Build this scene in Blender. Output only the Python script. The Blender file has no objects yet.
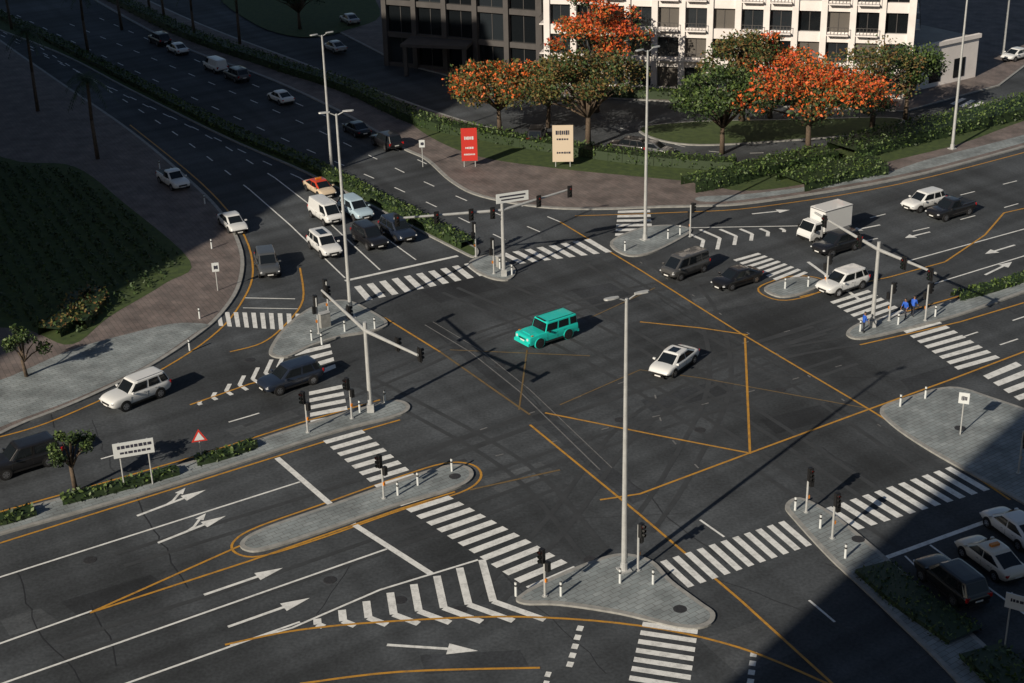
import bpy, bmesh, math, random
from mathutils import Vector, Matrix
random.seed(7)
scene=bpy.context.scene
# ---------------- camera survey ----------------
FPX=1500.0; TH=math.radians(24.1); PH=math.radians(1.4); HC=48.6
F=Vector((0,math.cos(TH),-math.sin(TH))); R0=Vector((1,0,0)); U0=Vector((0,math.sin(TH),math.cos(TH)))
R=R0*math.cos(PH)-U0*math.sin(PH); U=U0*math.cos(PH)+R0*math.sin(PH)
POS=Vector((0,0,HC))
def G(u,v,z=0.0):
    d=F+R*((u-512)/FPX)-U*((v-341.5)/FPX)
    t=(z-HC)/d.z
    return POS+d*t
def GG(l,z=0.0): return [G(a,b,z) for a,b in l]
cam=bpy.data.cameras.new('camera'); co=bpy.data.objects.new('camera',cam); scene.collection.objects.link(co)
cam.sensor_width=36; cam.lens=FPX*36/1024; cam.clip_end=6000; cam.clip_start=0.5
M=Matrix.Identity(4)
for i in range(3):
    M[i][0]=R[i]; M[i][1]=U[i]; M[i][2]=-F[i]; M[i][3]=POS[i]
co.matrix_world=M; scene.camera=co
# ---------------- materials ----------------
def mat(name,col,rough=.7,metal=0,coat=0,noise=0,nscale=1.0,col2=None,spec=.5,emit=None):
    m=bpy.data.materials.new(name); m.use_nodes=True; nt=m.node_tree; b=nt.nodes['Principled BSDF']
    b.inputs['Roughness'].default_value=rough; b.inputs['Metallic'].default_value=metal
    b.inputs['Coat Weight'].default_value=coat; b.inputs['Specular IOR Level'].default_value=spec
    b.inputs['Base Color'].default_value=(*col,1)
    if emit: 
        b.inputs['Emission Color'].default_value=(*emit,1); b.inputs['Emission Strength'].default_value=1
    if noise or col2:
        tc=nt.nodes.new('ShaderNodeTexCoord')
        n=nt.nodes.new('ShaderNodeTexNoise'); n.inputs['Scale'].default_value=nscale; n.inputs['Detail'].default_value=4; n.inputs['Roughness'].default_value=.65
        nt.links.new(tc.outputs['Object'],n.inputs['Vector'])
        r=nt.nodes.new('ShaderNodeValToRGB'); r.color_ramp.elements[0].position=.32; r.color_ramp.elements[1].position=.68
        c2=col2 if col2 else tuple(c*(1+noise) for c in col); c1=col if col2 else tuple(c*(1-noise) for c in col)
        r.color_ramp.elements[0].color=(*c1,1); r.color_ramp.elements[1].color=(*c2,1)
        nt.links.new(n.outputs[0],r.inputs[0]); nt.links.new(r.outputs[0],b.inputs['Base Color'])
    return m
dB=(G(400,408)-G(100,507)); ANG_B=math.atan2(dB.y,dB.x)
dA=(G(870,410)-G(600,250)); ANG_A=math.atan2(dA.y,dA.x)
def asphalt(name='asphalt',base=(.050,.056,.063)):
    m=bpy.data.materials.new(name); m.use_nodes=True; nt=m.node_tree; N=nt.nodes; L=nt.links; b=N['Principled BSDF']
    tc=N.new('ShaderNodeTexCoord')
    def nz(scale,det,rot=0,sc=(1,1,1)):
        mp=N.new('ShaderNodeMapping'); mp.vector_type='TEXTURE'; mp.inputs['Rotation'].default_value=(0,0,rot)
        mp.inputs['Scale'].default_value=sc; L.new(tc.outputs['Object'],mp.inputs[0])
        n=N.new('ShaderNodeTexNoise'); n.inputs['Scale'].default_value=scale; n.inputs['Detail'].default_value=det; L.new(mp.outputs[0],n.inputs['Vector']); return n.outputs[0]
    def mr(x,a,bb,c,d):
        k=N.new('ShaderNodeMapRange'); k.inputs[1].default_value=a;k.inputs[2].default_value=bb;k.inputs[3].default_value=c;k.inputs[4].default_value=d; L.new(x,k.inputs[0]); return k.outputs[0]
    def mul(x,y):
        k=N.new('ShaderNodeMath'); k.operation='MULTIPLY'; L.new(x,k.inputs[0]); L.new(y,k.inputs[1]); return k.outputs[0]
    a=mr(nz(.07,3),.3,.7,.62,1.38)
    s1=mr(nz(.55,2,ANG_B,(28,1,1)),.3,.7,.72,1.28)
    s2=mr(nz(.5,2,ANG_A,(28,1,1)),.3,.7,.80,1.20)
    f=mr(nz(5,4),.3,.7,.76,1.24)
    v=mul(mul(a,s1),mul(s2,f))
    mc=N.new('ShaderNodeVectorMath'); mc.operation='SCALE'; mc.inputs[0].default_value=base; L.new(v,mc.inputs['Scale'])
    L.new(mc.outputs[0],b.inputs['Base Color']); b.inputs['Roughness'].default_value=.85; b.inputs['Specular IOR Level'].default_value=.3
    return m
def paintmark(name,col,wear=.5):
    m=bpy.data.materials.new(name); m.use_nodes=True; nt=m.node_tree; N=nt.nodes; L=nt.links; b=N['Principled BSDF']
    tc=N.new('ShaderNodeTexCoord'); n=N.new('ShaderNodeTexNoise'); n.inputs['Scale'].default_value=1.6; n.inputs['Detail'].default_value=7; n.inputs['Roughness'].default_value=.8
    L.new(tc.outputs['Object'],n.inputs['Vector']); r=N.new('ShaderNodeValToRGB')
    r.color_ramp.elements[0].position=.36; r.color_ramp.elements[0].color=(*[c*(1-wear)+.05*wear for c in col],1)
    r.color_ramp.elements[1].position=.54; r.color_ramp.elements[1].color=(*col,1)
    L.new(n.outputs[0],r.inputs[0]); L.new(r.outputs[0],b.inputs['Base Color']); b.inputs['Roughness'].default_value=.6
    return m
def tiles(name,c1,c2,mortar,w,rot,sc=1):
    m=bpy.data.materials.new(name); m.use_nodes=True; nt=m.node_tree; N=nt.nodes; L=nt.links; b=N['Principled BSDF']
    tc=N.new('ShaderNodeTexCoord'); mp=N.new('ShaderNodeMapping'); mp.inputs['Rotation'].default_value=(0,0,-rot); L.new(tc.outputs['Object'],mp.inputs[0])
    t=N.new('ShaderNodeTexBrick'); t.inputs['Color1'].default_value=(*c1,1); t.inputs['Color2'].default_value=(*c2,1); t.inputs['Mortar'].default_value=(*mortar,1)
    t.inputs['Scale'].default_value=sc; t.inputs['Brick Width'].default_value=w; t.inputs['Row Height'].default_value=w*.5; t.inputs['Mortar Size'].default_value=.02
    L.new(mp.outputs[0],t.inputs['Vector'])
    n=N.new('ShaderNodeTexNoise'); n.inputs['Scale'].default_value=.5; n.inputs['Detail'].default_value=5; L.new(tc.outputs['Object'],n.inputs['Vector'])
    k=N.new('ShaderNodeMapRange'); k.inputs[1].default_value=.3;k.inputs[2].default_value=.7;k.inputs[3].default_value=.65;k.inputs[4].default_value=1.25; L.new(n.outputs[0],k.inputs[0])
    s=N.new('ShaderNodeVectorMath'); s.operation='SCALE'; L.new(t.outputs[0],s.inputs[0]); L.new(k.outputs[0],s.inputs['Scale']); L.new(s.outputs[0],b.inputs['Base Color'])
    b.inputs['Roughness'].default_value=.8
    return m
ASPH=asphalt(); ASPHD=asphalt('asphalt_patch_dark',(.034,.038,.044)); ASPHL=asphalt('asphalt_patch_light',(.068,.075,.083))
SEAL=mat('crack_sealant',(.020,.021,.023),rough=.6); SKID=mat('tyre_rubber_mark',(.036,.040,.045),rough=.8,noise=.2,nscale=.6)
WHITE=paintmark('road_paint_white',(.74,.75,.74),.35); YEL=paintmark('road_paint_yellow',(.50,.25,.03),.45); YELF=paintmark('road_paint_yellow_faded',(.17,.11,.04),.5)
FADE=paintmark('road_paint_faded',(.17,.17,.17),.7)
TILE=tiles('grey_pavers',(.26,.29,.30),(.20,.23,.24),(.13,.135,.14),.7,ANG_B)
TILER=tiles('brown_pavers',(.18,.145,.135),(.14,.118,.112),(.09,.08,.075),.8,ANG_A)
KERB=mat('kerb_concrete',(.27,.27,.26),noise=.2,nscale=2)
EARTH=mat('earth',(.13,.10,.075),noise=.3,nscale=.3)
GRASS=mat('grass',(.028,.05,.014),nscale=1.5,col2=(.06,.09,.022),rough=.9)
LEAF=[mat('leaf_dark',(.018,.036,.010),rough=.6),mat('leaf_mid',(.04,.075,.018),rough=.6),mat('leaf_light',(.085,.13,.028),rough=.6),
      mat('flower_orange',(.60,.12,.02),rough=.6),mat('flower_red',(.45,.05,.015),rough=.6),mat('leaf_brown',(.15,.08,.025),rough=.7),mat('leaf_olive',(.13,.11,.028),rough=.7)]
BARK=mat('bark',(.09,.065,.045),noise=.4,nscale=4,rough=.9)
STEEL=mat('galvanised_steel',(.45,.46,.46),rough=.45,metal=.2,noise=.12,nscale=2)
BLACK=mat('black_plastic',(.012,.012,.013),rough=.5); RUBBER=mat('rubber',(.016,.016,.017),rough=.85)
GLASSC=mat('car_glass',(.010,.013,.016),rough=.05,spec=.6); CHROME=mat('alloy',(.5,.5,.52),rough=.3,metal=.9); DALLOY=mat('dark_alloy',(.06,.06,.065),rough=.35,metal=.6)
HEADL=mat('headlamp',(.6,.62,.65),rough=.15); TAIL=mat('taillamp',(.35,.01,.01),rough=.2); AMBER=mat('amber_lens',(.6,.2,.02),rough=.3)
PLATE=mat('plate',(.7,.7,.68)); SIGNW=mat('sign_white',(.62,.65,.66),rough=.4); SIGNR=mat('sign_red',(.55,.04,.03),rough=.4); SIGNK=mat('sign_ink',(.03,.03,.05)); SIGNB=mat('sign_beige',(.6,.5,.38))
WALLW=mat('white_render_wall',(.74,.70,.68),noise=.08,nscale=.5,rough=.85); WALLD=mat('dark_stone_wall',(.07,.065,.064),noise=.15,nscale=.6,rough=.8)
WINA=mat('window_glass',(.02,.025,.03),rough=.08,spec=.8); WINB=mat('window_curtain',(.11,.10,.09),rough=.4); WINC=mat('window_glass_dark',(.008,.01,.012),rough=.1)
ROOFM=mat('roof_membrane',(.3,.29,.27),noise=.15,nscale=.4); IRON=mat('cast_iron',(.03,.03,.032),rough=.6,noise=.3,nscale=8)
REDL=mat('signal_red_lens',(.3,.02,.01),rough=.3,emit=(.12,.006,.003)); GRNL=mat('signal_dim_lens',(.02,.06,.04),rough=.3)
# ---------------- mesh builder ----------------
class MB:
    def __init__(s): s.v=[];s.f=[];s.m=[];s.ms=[]
    def mi(s,m):
        if m not in s.ms: s.ms.append(m)
        return s.ms.index(m)
    def face(s,pts,m):
        o=len(s.v); s.v+= [tuple(p) for p in pts]; s.f.append(tuple(range(o,o+len(pts)))); s.m.append(s.mi(m))
    def box(s,c,d,m,ax=None,rot=0):
        c=Vector(c); X=Vector((math.cos(rot),math.sin(rot),0)); Y=Vector((-math.sin(rot),math.cos(rot),0)); Z=Vector((0,0,1))
        if ax: X,Y,Z=ax
        o=len(s.v)
        for sz in(-.5,.5):
            for sx,sy in((-.5,-.5),(.5,-.5),(.5,.5),(-.5,.5)):
                s.v.append(tuple(c+X*sx*d[0]+Y*sy*d[1]+Z*sz*d[2]))
        for q in((3,2,1,0),(4,5,6,7),(0,1,5,4),(1,2,6,5),(2,3,7,6),(3,0,4,7)):
            s.f.append(tuple(o+i for i in q)); s.m.append(s.mi(m))
    def cyl(s,a,b,r0,r1,m,n=10,cap=True):
        a=Vector(a);b=Vector(b);d=(b-a).normalized(); x=d.orthogonal().normalized(); y=d.cross(x); o=len(s.v)
        for p,r in((a,r0),(b,r1)):
            for i in range(n):
                t=2*math.pi*i/n; s.v.append(tuple(p+x*math.cos(t)*r+y*math.sin(t)*r))
        k=s.mi(m)
        for i in range(n):
            j=(i+1)%n; s.f.append((o+i,o+j,o+n+j,o+n+i)); s.m.append(k)
        if cap:
            s.f.append(tuple(o+n-1-i for i in range(n))); s.m.append(k); s.f.append(tuple(o+n+i for i in range(n))); s.m.append(k)
    def prism(s,pts,z0,z1,mt,ms=None):
        ms=ms or mt; n=len(pts); ar=sum(pts[i][0]*pts[(i+1)%n][1]-pts[(i+1)%n][0]*pts[i][1] for i in range(n))
        if ar<0: pts=pts[::-1]
        s.face([(p[0],p[1],z1) for p in pts],mt)
        for i in range(n):
            a=pts[i];b=pts[(i+1)%n]; s.face([(a[0],a[1],z0),(b[0],b[1],z0),(b[0],b[1],z1),(a[0],a[1],z1)],ms)
    def ribbon(s,pts,w,z,m,closed=False):
        n=len(pts); L=[];Rr=[]
        for i in range(n):
            a=pts[(i-1)%n] if (i>0 or closed) else pts[i]; b=pts[(i+1)%n] if (i<n-1 or closed) else pts[i]
            d=Vector((b[0]-a[0],b[1]-a[1])).normalized(); nn=Vector((-d.y,d.x))*w/2
            L.append((pts[i][0]+nn.x,pts[i][1]+nn.y,z)); Rr.append((pts[i][0]-nn.x,pts[i][1]-nn.y,z))
        for i in range(n if closed else n-1):
            j=(i+1)%n; s.face([Rr[i],Rr[j],L[j],L[i]],m)
    def loft(s,rings,m,cap=True,closed=True):
        o=len(s.v); n=len(rings[0]); k=s.mi(m)
        for r in rings: s.v+=[tuple(p) for p in r]
        for a in range(len(rings)-1):
            for i in range(n if closed else n-1):
                j=(i+1)%n; s.f.append((o+a*n+i,o+a*n+j,o+(a+1)*n+j,o+(a+1)*n+i)); s.m.append(k)
        if cap:
            s.f.append(tuple(o+n-1-i for i in range(n))); s.m.append(k); q=o+(len(rings)-1)*n; s.f.append(tuple(q+i for i in range(n))); s.m.append(k)
    def build(s,name,parent=None,smooth=False,sub=0,bev=0,weld=False):
        me=bpy.data.meshes.new(name); me.from_pydata(s.v,[],s.f)
        for m in s.ms: me.materials.append(m)
        me.polygons.foreach_set('material_index',s.m)
        if smooth: me.polygons.foreach_set('use_smooth',[True]*len(s.f))
        if smooth or weld:
            bm=bmesh.new(); bm.from_mesh(me); bmesh.ops.recalc_face_normals(bm,faces=bm.faces); bm.to_mesh(me); bm.free()
        me.update(); o=bpy.data.objects.new(name,me); scene.collection.objects.link(o)
        if parent: o.parent=parent
        if bev:
            b=o.modifiers.new('bev','BEVEL'); b.width=bev; b.segments=2; b.limit_method='ANGLE'; b.angle_limit=math.radians(35)
        if sub:
            q=o.modifiers.new('sub','SUBSURF'); q.levels=sub; q.render_levels=sub
        return o
def empty(name,loc=(0,0,0),rot=0):
    e=bpy.data.objects.new(name,None); e.location=loc; e.rotation_euler=(0,0,rot); scene.collection.objects.link(e); return e
def cat(pts,closed=True,n=5):
    out=[];N=len(pts); rng=N if closed else N-1
    for i in range(rng):
        p=[Vector(pts[(i+k)%N]) if closed else Vector(pts[min(max(i+k,0),N-1)]) for k in(-1,0,1,2)]
        for j in range(n):
            t=j/n; out.append(.5*((2*p[1])+(-p[0]+p[2])*t+(2*p[0]-5*p[1]+4*p[2]-p[3])*t*t+(-p[0]+3*p[1]-3*p[2]+p[3])*t**3))
    if not closed: out.append(Vector(pts[-1]))
    return out
def offs(pts,d):
    n=len(pts); ar=sum(pts[i][0]*pts[(i+1)%n][1]-pts[(i+1)%n][0]*pts[i][1] for i in range(n)); sg=1 if ar>0 else -1
    out=[]
    for i in range(n):
        a=pts[i-1];b=pts[(i+1)%n]; t=Vector((b[0]-a[0],b[1]-a[1]))
        if t.length<1e-6: t=Vector((1,0))
        t.normalize(); out.append(Vector((pts[i][0]-t.y*d*sg,pts[i][1]+t.x*d*sg,0)))
    return out
# ---------------- ground, road ----------------
b=MB(); b.face([(-2500,-1500,-.02),(2500,-1500,-.02),(2500,4500,-.02),(-2500,4500,-.02)],EARTH); b.build('ground')
b=MB(); b.face([(-260,20,0),(260,20,0),(260,520,0),(-260,520,0)],ASPH); b.build('road')
ZK=.13
def island(name,px,top=TILE,smooth=True,yellow=False,kerbw=.3,ydist=.5):
    w=GG(px); pts=cat(w) if smooth else w
    b=MB(); b.prism(pts,-.01,ZK,KERB); ins=offs(pts,kerbw); b.face([(p[0],p[1],ZK+.008) for p in (ins if sum(ins[i][0]*ins[(i+1)%len(ins)][1]-ins[(i+1)%len(ins)][0]*ins[i][1] for i in range(len(ins)))>0 else ins[::-1])],top)
    b.build(name)
    if yellow:
        b=MB(); o=offs(pts,-ydist); b.ribbon(o,.16,.0135,YEL,closed=True); b.build('kerb_edge_line')
def sheet(name,px,z,m,smooth=True):
    w=GG(px); pts=cat(w) if smooth else w
    n=len(pts); ar=sum(pts[i][0]*pts[(i+1)%n][1]-pts[(i+1)%n][0]*pts[i][1] for i in range(n))
    if ar<0: pts=pts[::-1]
    b=MB(); b.face([(p[0],p[1],z) for p in pts],m); return b.build(name)
# islands
island('traffic_island',[(517,598),(545,582),(590,563),(622,555),(652,562),(672,582),(700,603),(715,615),(708,627),(680,629),(620,615),(560,606),(525,605)],yellow=False)
island('traffic_island',[(241,543),(262,530),(330,506),(400,481),(445,467),(468,468),(473,478),(455,490),(400,506),(320,534),(265,551),(245,551)],yellow=True)
island('median_strip',[(-60,535),(0,516),(100,488),(200,460),(300,427),(380,404),(402,402),(410,409),(395,418),(330,435),(200,478),(100,508),(0,536),(-60,556)],yellow=False)
island('traffic_island',[(270,349),(285,328),(312,308),(345,301),(372,312),(388,324),(374,332),(340,338),(312,347),(288,358),(272,357)],yellow=False)
island('pavement',[(-60,-5),(0,40),(60,82),(130,130),(190,180),(225,216),(243,252),(241,285),(224,313),(200,335),(150,368),(90,398),(30,422),(-60,452),(-140,400),(-140,100)],top=TILER,kerbw=.35)
sheet('light_pavement',[(-60,395),(0,382),(70,352),(130,335),(175,325),(208,326),(196,334),(148,366),(88,395),(28,418),(-60,446)],ZK+.016,TILE)
island('traffic_island',[(470,262),(488,256),(506,262),(516,272),(508,281),(490,279),(472,270)])
island('traffic_island',[(610,243),(640,229),(672,226),(692,231),(675,243),(648,255),(625,256)])
island('traffic_island',[(764,289),(790,279),(812,279),(822,285),(805,294),(780,298)],yellow=True)
island('median_strip',[(846,334),(862,323),(900,316),(950,302),(1040,272),(1120,246),(1120,262),(1040,288),(960,316),(900,332),(860,340)])
island('pavement',[(880,410),(905,399),(950,388),(990,398),(1060,425),(1120,470),(1120,560),(1024,505),(985,483),(930,452),(893,427)])
island('median_strip',[(785,507),(800,499),(830,513),(862,538),(905,575),(975,637),(1060,720),(1000,722),(930,655),(870,597),(830,560),(795,522)])
island('median_strip',[(-40,-8),(60,40),(130,76),(230,128),(310,161),(390,202),(460,240),(478,250),(474,258),(455,250),(385,214),(305,173),(225,138),(125,88),(55,52),(-60,6)],top=GRASS,kerbw=.25)
# far corner pavement + lawns
island('pavement',[(400,148),(425,160),(450,182),(480,197),(540,208),(600,210),(660,208),(700,207),(760,203),(900,180),(1024,148),(1160,110),(1160,60),(1024,95),(900,128),(820,150),(740,163),(640,160),(540,140),(460,120),(380,92),(300,62),(200,24),(100,-20),(70,-16),(170,42),(270,80),(350,118)],top=TILER,kerbw=.4)
sheet('light_pavement',[(700,198),(760,194),(870,178),(930,160),(1024,136),(1160,98),(1160,106),(1024,144),(900,176),(760,199),(705,203)],ZK+.016,TILE)
sheet('lawn',[(410,118),(470,126),(540,143),(620,158),(700,163),(740,166),(790,160),(860,146),(930,128),(1040,98),(1120,74),(1120,92),(1024,122),(960,145),(880,165),(800,186),(740,192),(700,184),(640,178),(560,170),(480,158),(430,138)],ZK+.02,GRASS)
sheet('lawn',[(-60,150),(20,163),(75,168),(125,205),(190,262),(165,285),(110,318),(72,346),(30,332),(-60,300)],ZK+.02,GRASS)
# building forecourt
island('pavement',[(250,-40),(330,28),(400,64),(470,82),(560,96),(700,104),(905,112),(1000,86),(1060,40),(1060,-60),(250,-90)],smooth=False,top=TILER)
sheet('lawn',[(225,-10),(330,-40),(380,10),(350,30),(300,38),(250,22)],ZK+.02,GRASS)
island('lawn',[(640,128),(700,122),(800,120),(880,118),(905,122),(870,134),(780,142),(700,146),(655,140)],top=GRASS)
# asphalt repairs, sealed cracks and tyre marks
pa=MB(); pk=0
for px,m in [([(425,324),(434,321),(650,498),(632,504)],ASPHD),([(690,300),(770,286),(790,297),(708,312)],ASPHL),([(60,602),(150,575),(172,588),(80,617)],ASPHD),
  ([(420,655),(520,650),(530,668),(425,674)],ASPHD),([(480,480),(540,462),(562,474),(500,493)],ASPHL),([(760,420),(830,402),(850,414),(776,434)],ASPHD),
  ([(225,430),(290,410),(300,416),(235,437)],ASPHL),([(420,290),(480,276),(500,288),(440,303)],ASPHD),([(900,380),(960,362),(972,372),(912,392)],ASPHD),
  ([(700,640),(760,620),(800,650),(740,676)],ASPHL),([(330,120),(380,142),(372,150),(322,128)],ASPHL),([(0,620),(40,608),(60,622),(10,636)],ASPHL),([(570,290),(610,283),(640,300),(600,310)],ASPHD),
  ([(640,400),(720,380),(735,392),(652,412)],ASPHD),([(300,530),(345,515),(352,520),(308,535)],ASPHL)]:
    p=GG(px); n=4; ar=sum(p[i].x*p[(i+1)%n].y-p[(i+1)%n].x*p[i].y for i in range(n)); p=p if ar>0 else p[::-1]; pk+=1
    pa.face([(q.x,q.y,.0035+pk*.0001) for q in p],m)
pa.build('asphalt_patch')
cr=MB()
for k in range(34):
    a=random.choice((ANG_A,ANG_B,ANG_A,random.random()*3)); u=random.uniform(0,1000);v=random.uniform(270,680); p=G(u,v); pts=[p]
    for j in range(random.randint(5,16)): a2=a+random.gauss(0,.12); p=p+Vector((math.cos(a2),math.sin(a2),0))*random.uniform(.6,1.4); pts.append(p)
    cr.ribbon(pts,random.uniform(.04,.09),.0055+k*.00006,SEAL)
cr.build('road_cracks')
tm=MB(); kz=0
for px in [[(400,470),(520,425),(640,385),(780,340),(900,300)],[(430,500),(560,455),(700,410),(850,360)],[(450,290),(560,340),(680,410),(800,490),(900,560)],[(500,275),(620,330),(760,420),(880,500)],
   [(330,365),(400,400),(520,470),(600,560)],[(640,250),(700,300),(720,380),(680,470),(640,530)],[(860,340),(760,360),(640,420),(560,520),(470,620)],[(250,430),(380,380),(500,330),(640,290),(780,270)],[(120,560),(300,505),(460,455)],[(60,650),(250,590),(450,520),(560,480)],
   [(820,330),(700,365),(560,410),(430,455)],[(590,260),(700,325),(820,395),(930,470)]]:
    p=cat(GG(px),False,8)
    for o in(-.8,.8):
        q=[]; kz+=1
        for i in range(len(p)):
            a=p[max(i-1,0)];c=p[min(i+1,len(p)-1)];d=(c-a).normalized(); q.append(p[i]+Vector((-d.y,d.x,0))*o)
        tm.ribbon(q,.36,.0080+kz*.00018,SKID)
tm.build('tyre_marks')
# ---------------- markings ----------------
Z1=.014; ZC=[0]
def zn(): ZC[0]+=1; return (ZC[0]%40)*.0001
def cw(a0,a1,b0,b1,n,duty=.52):
    A0,A1,B0,B1=GG([a0,a1,b0,b1]); b=MB(); z=Vector((0,0,Z1+.0075+zn()))
    for i in range(n):
        t0=i/(n-1+duty); t1=t0+duty/(n-1+duty)
        b.face([A0.lerp(A1,t0)+z,A0.lerp(A1,t1)+z,B0.lerp(B1,t1)+z,B0.lerp(B1,t0)+z],WHITE)
    b.build('crosswalk',weld=True)
cw((354,287),(470,263),(366,301),(486,275),10)
cw((500,254),(590,239),(520,264),(612,252),8)
cw((216,312),(300,314),(219,326),(301,331),10)
cw((291,353),(322,374),(330,344),(336,368),4)
cw((309,392),(311,432),(342,385),(351,425),6)
cw((323,441),(378,489),(362,430),(417,477),8)
cw((396,503),(532,591),(438,490),(580,570),13)
cw((660,562),(784,521),(688,588),(812,545),11)
cw((812,513),(962,463),(845,534),(1002,486),13)
cw((643,622),(624,700),(698,630),(686,710),9)
cw((903,331),(958,370),(938,321),(1000,358),8)
cw((983,376),(1030,408),(1016,362),(1070,395),5)
cw((733,260),(783,284),(758,253),(808,273),8)
cw((830,302),(868,326),(868,290),(905,312),6)
cw((618,211),(615,236),(650,210),(653,236),6)
cw((950,104),(1000,116),(962,98),(1012,108),6)
wm=MB(); ym=MB()
def wl(px,w=.16,b=None,m=None,z=Z1,sm=False):
    p=GG(px); p=cat(p,False) if sm else p; (b or wm).ribbon(p,w,z+zn()*.9,m or WHITE)
def yl(px,w=.17,m=None,sm=False): wl(px,w,ym,m or YEL,Z1+.004,sm)
def dash(px,ln=2.0,gap=4.0,w=.15,m=None):
    p=cat(GG(px),False,8); acc=0;on=True;cur=[p[0]]; zz=Z1+zn()*.9
    for i in range(1,len(p)):
        a=p[i-1];q=p[i]; d=(q-a).length; pos=0
        while acc+(d-pos)>=(ln if on else gap):
            step=(ln if on else gap)-acc; pos+=step; pt=a.lerp(q,pos/d)
            if on: cur.append(pt); wm.ribbon(cur,w,zz,m or WHITE)
            cur=[pt]; acc=0; on=not on
        acc+=d-pos
        if on and pos<d: cur.append(q)
wl([(-40,590),(300,482)]); wl([(-60,665),(92,611)]); wl([(-30,695),(387,549)]); wl([(100,693),(235,645),(300,622)]); 
wl([(277,458),(330,504)],.4); wl([(353,524),(431,574)],.4)
yl([(90,613),(240,546)]); yl([(90,613),(250,561),(400,509),(455,492)]); yl([(-60,562),(100,512),(330,440),(400,420)])
yl([(-60,532),(0,512),(100,484),(200,455),(300,423),(380,400)])
yl([(-60,448),(0,437),(60,418),(150,376),(210,338),(240,305),(253,270),(240,228),(200,182),(130,125)],sm=True)
def chev(apex0,apex1,top1,bot1,n,w=.35,side=1):
    A0,A1,T1,B1=GG([apex0,apex1,top1,bot1])
    for i in range(n):
        t=(i+1)/n; a=A0.lerp(A1,t*.88); tt=A0.lerp(T1,t); bb=A0.lerp(B1,t)
        wm.ribbon([tt,a],w,Z1+.0041,WHITE); wm.ribbon([a,bb],w,Z1+.0046,WHITE)
chev((292,628),(520,598),(482,560),(545,620),8,.45)
wl([(230,645),(292,628),(380,590),(478,560)],.16); yl([(225,645),(300,630),(400,621),(520,617),(640,626),(740,648),(830,685)],sm=True)
yl([(300,684),(400,672),(540,668)],sm=True)
chev((185,410),(290,362),(285,352),(292,376),7,.32)
yl([(300,268),(303,300),(285,325),(262,343),(230,352)],sm=True); yl([(190,405),(250,384),(300,372)])
chev((800,228),(690,242),(680,230),(700,254),6,.35)
wl([(680,228),(800,226)]); 
for i in range(5): 
    y=626+i*9; wm.ribbon(GG([(581-i*2.5,y),(579-i*2.5,y+5)]),.35,Z1,WHITE)
for i in range(4):
    wm.ribbon(GG([(754-i*1,652+i*9),(753-i*1,657+i*9)]),.35,Z1,WHITE); wm.ribbon(GG([(549-i*2,672+i*9),(547-i*2,677+i*9)]),.3,Z1,WHITE)
# box junction
yl([(560,222),(640,270),(740,333),(870,410),(960,466),(1010,500)])
yl([(385,318),(440,352)]); yl([(440,352),(530,415)],m=YELF); yl([(530,425),(640,515),(740,600),(850,700)])
yl([(545,413),(660,436),(748,453)]); yl([(745,338),(750,454)]); yl([(640,322),(700,328),(748,335)]); yl([(560,405),(640,370),(700,378),(870,409)],m=YELF,w=.12)
yl([(470,490),(560,470)],m=YELF); yl([(600,500),(640,494),(750,453),(870,409),(950,380),(1050,342)])
yl([(330,300),(385,318)]); yl([(450,350),(590,356)],m=YELF,w=.12); yl([(527,350),(519,410)],m=YELF,w=.12)
yl([(655,288),(590,318)],m=YELF,w=.12)
# right road
yl([(860,345),(960,322),(1060,292)]); yl([(905,312),(960,296),(1060,264)]); yl([(690,212),(760,207),(900,184),(1060,143)],sm=True); yl([(575,216),(640,214),(690,212)])
yl([(890,277),(945,262),(985,235),(1004,213)]); yl([(800,297),(830,290),(890,277)]); yl([(1004,213),(1080,196)])
dash([(870,218),(1060,170)]); dash([(860,242),(940,225),(1060,192)]); wl([(905,262),(1050,222)]); wl([(930,285),(1060,245)]); dash([(1000,345),(1060,325)]); dash([(960,338),(1060,305)])
wl([(808,262),(860,300)],.3); dash([(640,262),(700,300),(800,370),(900,440)],.4,4,.12,FADE)
dash([(480,430),(600,390),(720,350),(830,320)],.6,3.5,.12,FADE); dash([(440,470),(600,430),(720,400),(860,360)],.6,3.5,.12,FADE)
dash([(655,395),(665,430),(700,470)],.6,3,.12,FADE)
# upper-left road
for l in ([(345,278),(290,225),(250,190)],[(380,270),(310,205),(275,178)],[(416,260),(340,205),(300,178)]): wl(l,.14)
wl([(345,281),(458,256)],.4)
dash([(250,190),(170,130),(60,60),(-20,10)]); dash([(275,178),(200,132),(110,88),(-20,20)]); dash([(300,178),(250,155),(130,97),(-20,25)])
dash([(540,232),(420,180),(300,122),(180,70),(60,20)]); dash([(560,222),(450,175),(330,118),(200,62),(90,14)]); dash([(505,240),(400,190),(290,142),(150,78),(10,12)])
wl([(425,325),(470,352),(520,392),(600,470)],.10,m=FADE); wl([(433,322),(480,350),(530,390),(612,468)],.08,m=FADE)
wl([(245,298),(295,299)],.15); wl([(243,308),(300,309)],.12)
dash([(-40,497),(20,482),(250,416),(330,390)],2.4,7); dash([(700,520),(790,585),(900,678),(930,700)],2.4,8)
wl([(880,560),(985,522)],.35); wl([(930,545),(1060,640)],.14); wl([(905,556),(935,585)],.12)
dash([(620,128),(700,150),(780,152),(860,140),(950,118)],1.5,3,.12)
for i in range(12): wm.ribbon(GG([(640+i*9,126-i*.3),(646+i*9,134-i*.3)]),.18,Z1,WHITE)
wm.build('lane_markings',weld=True); ym.build('yellow_lane_markings',weld=True)
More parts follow.
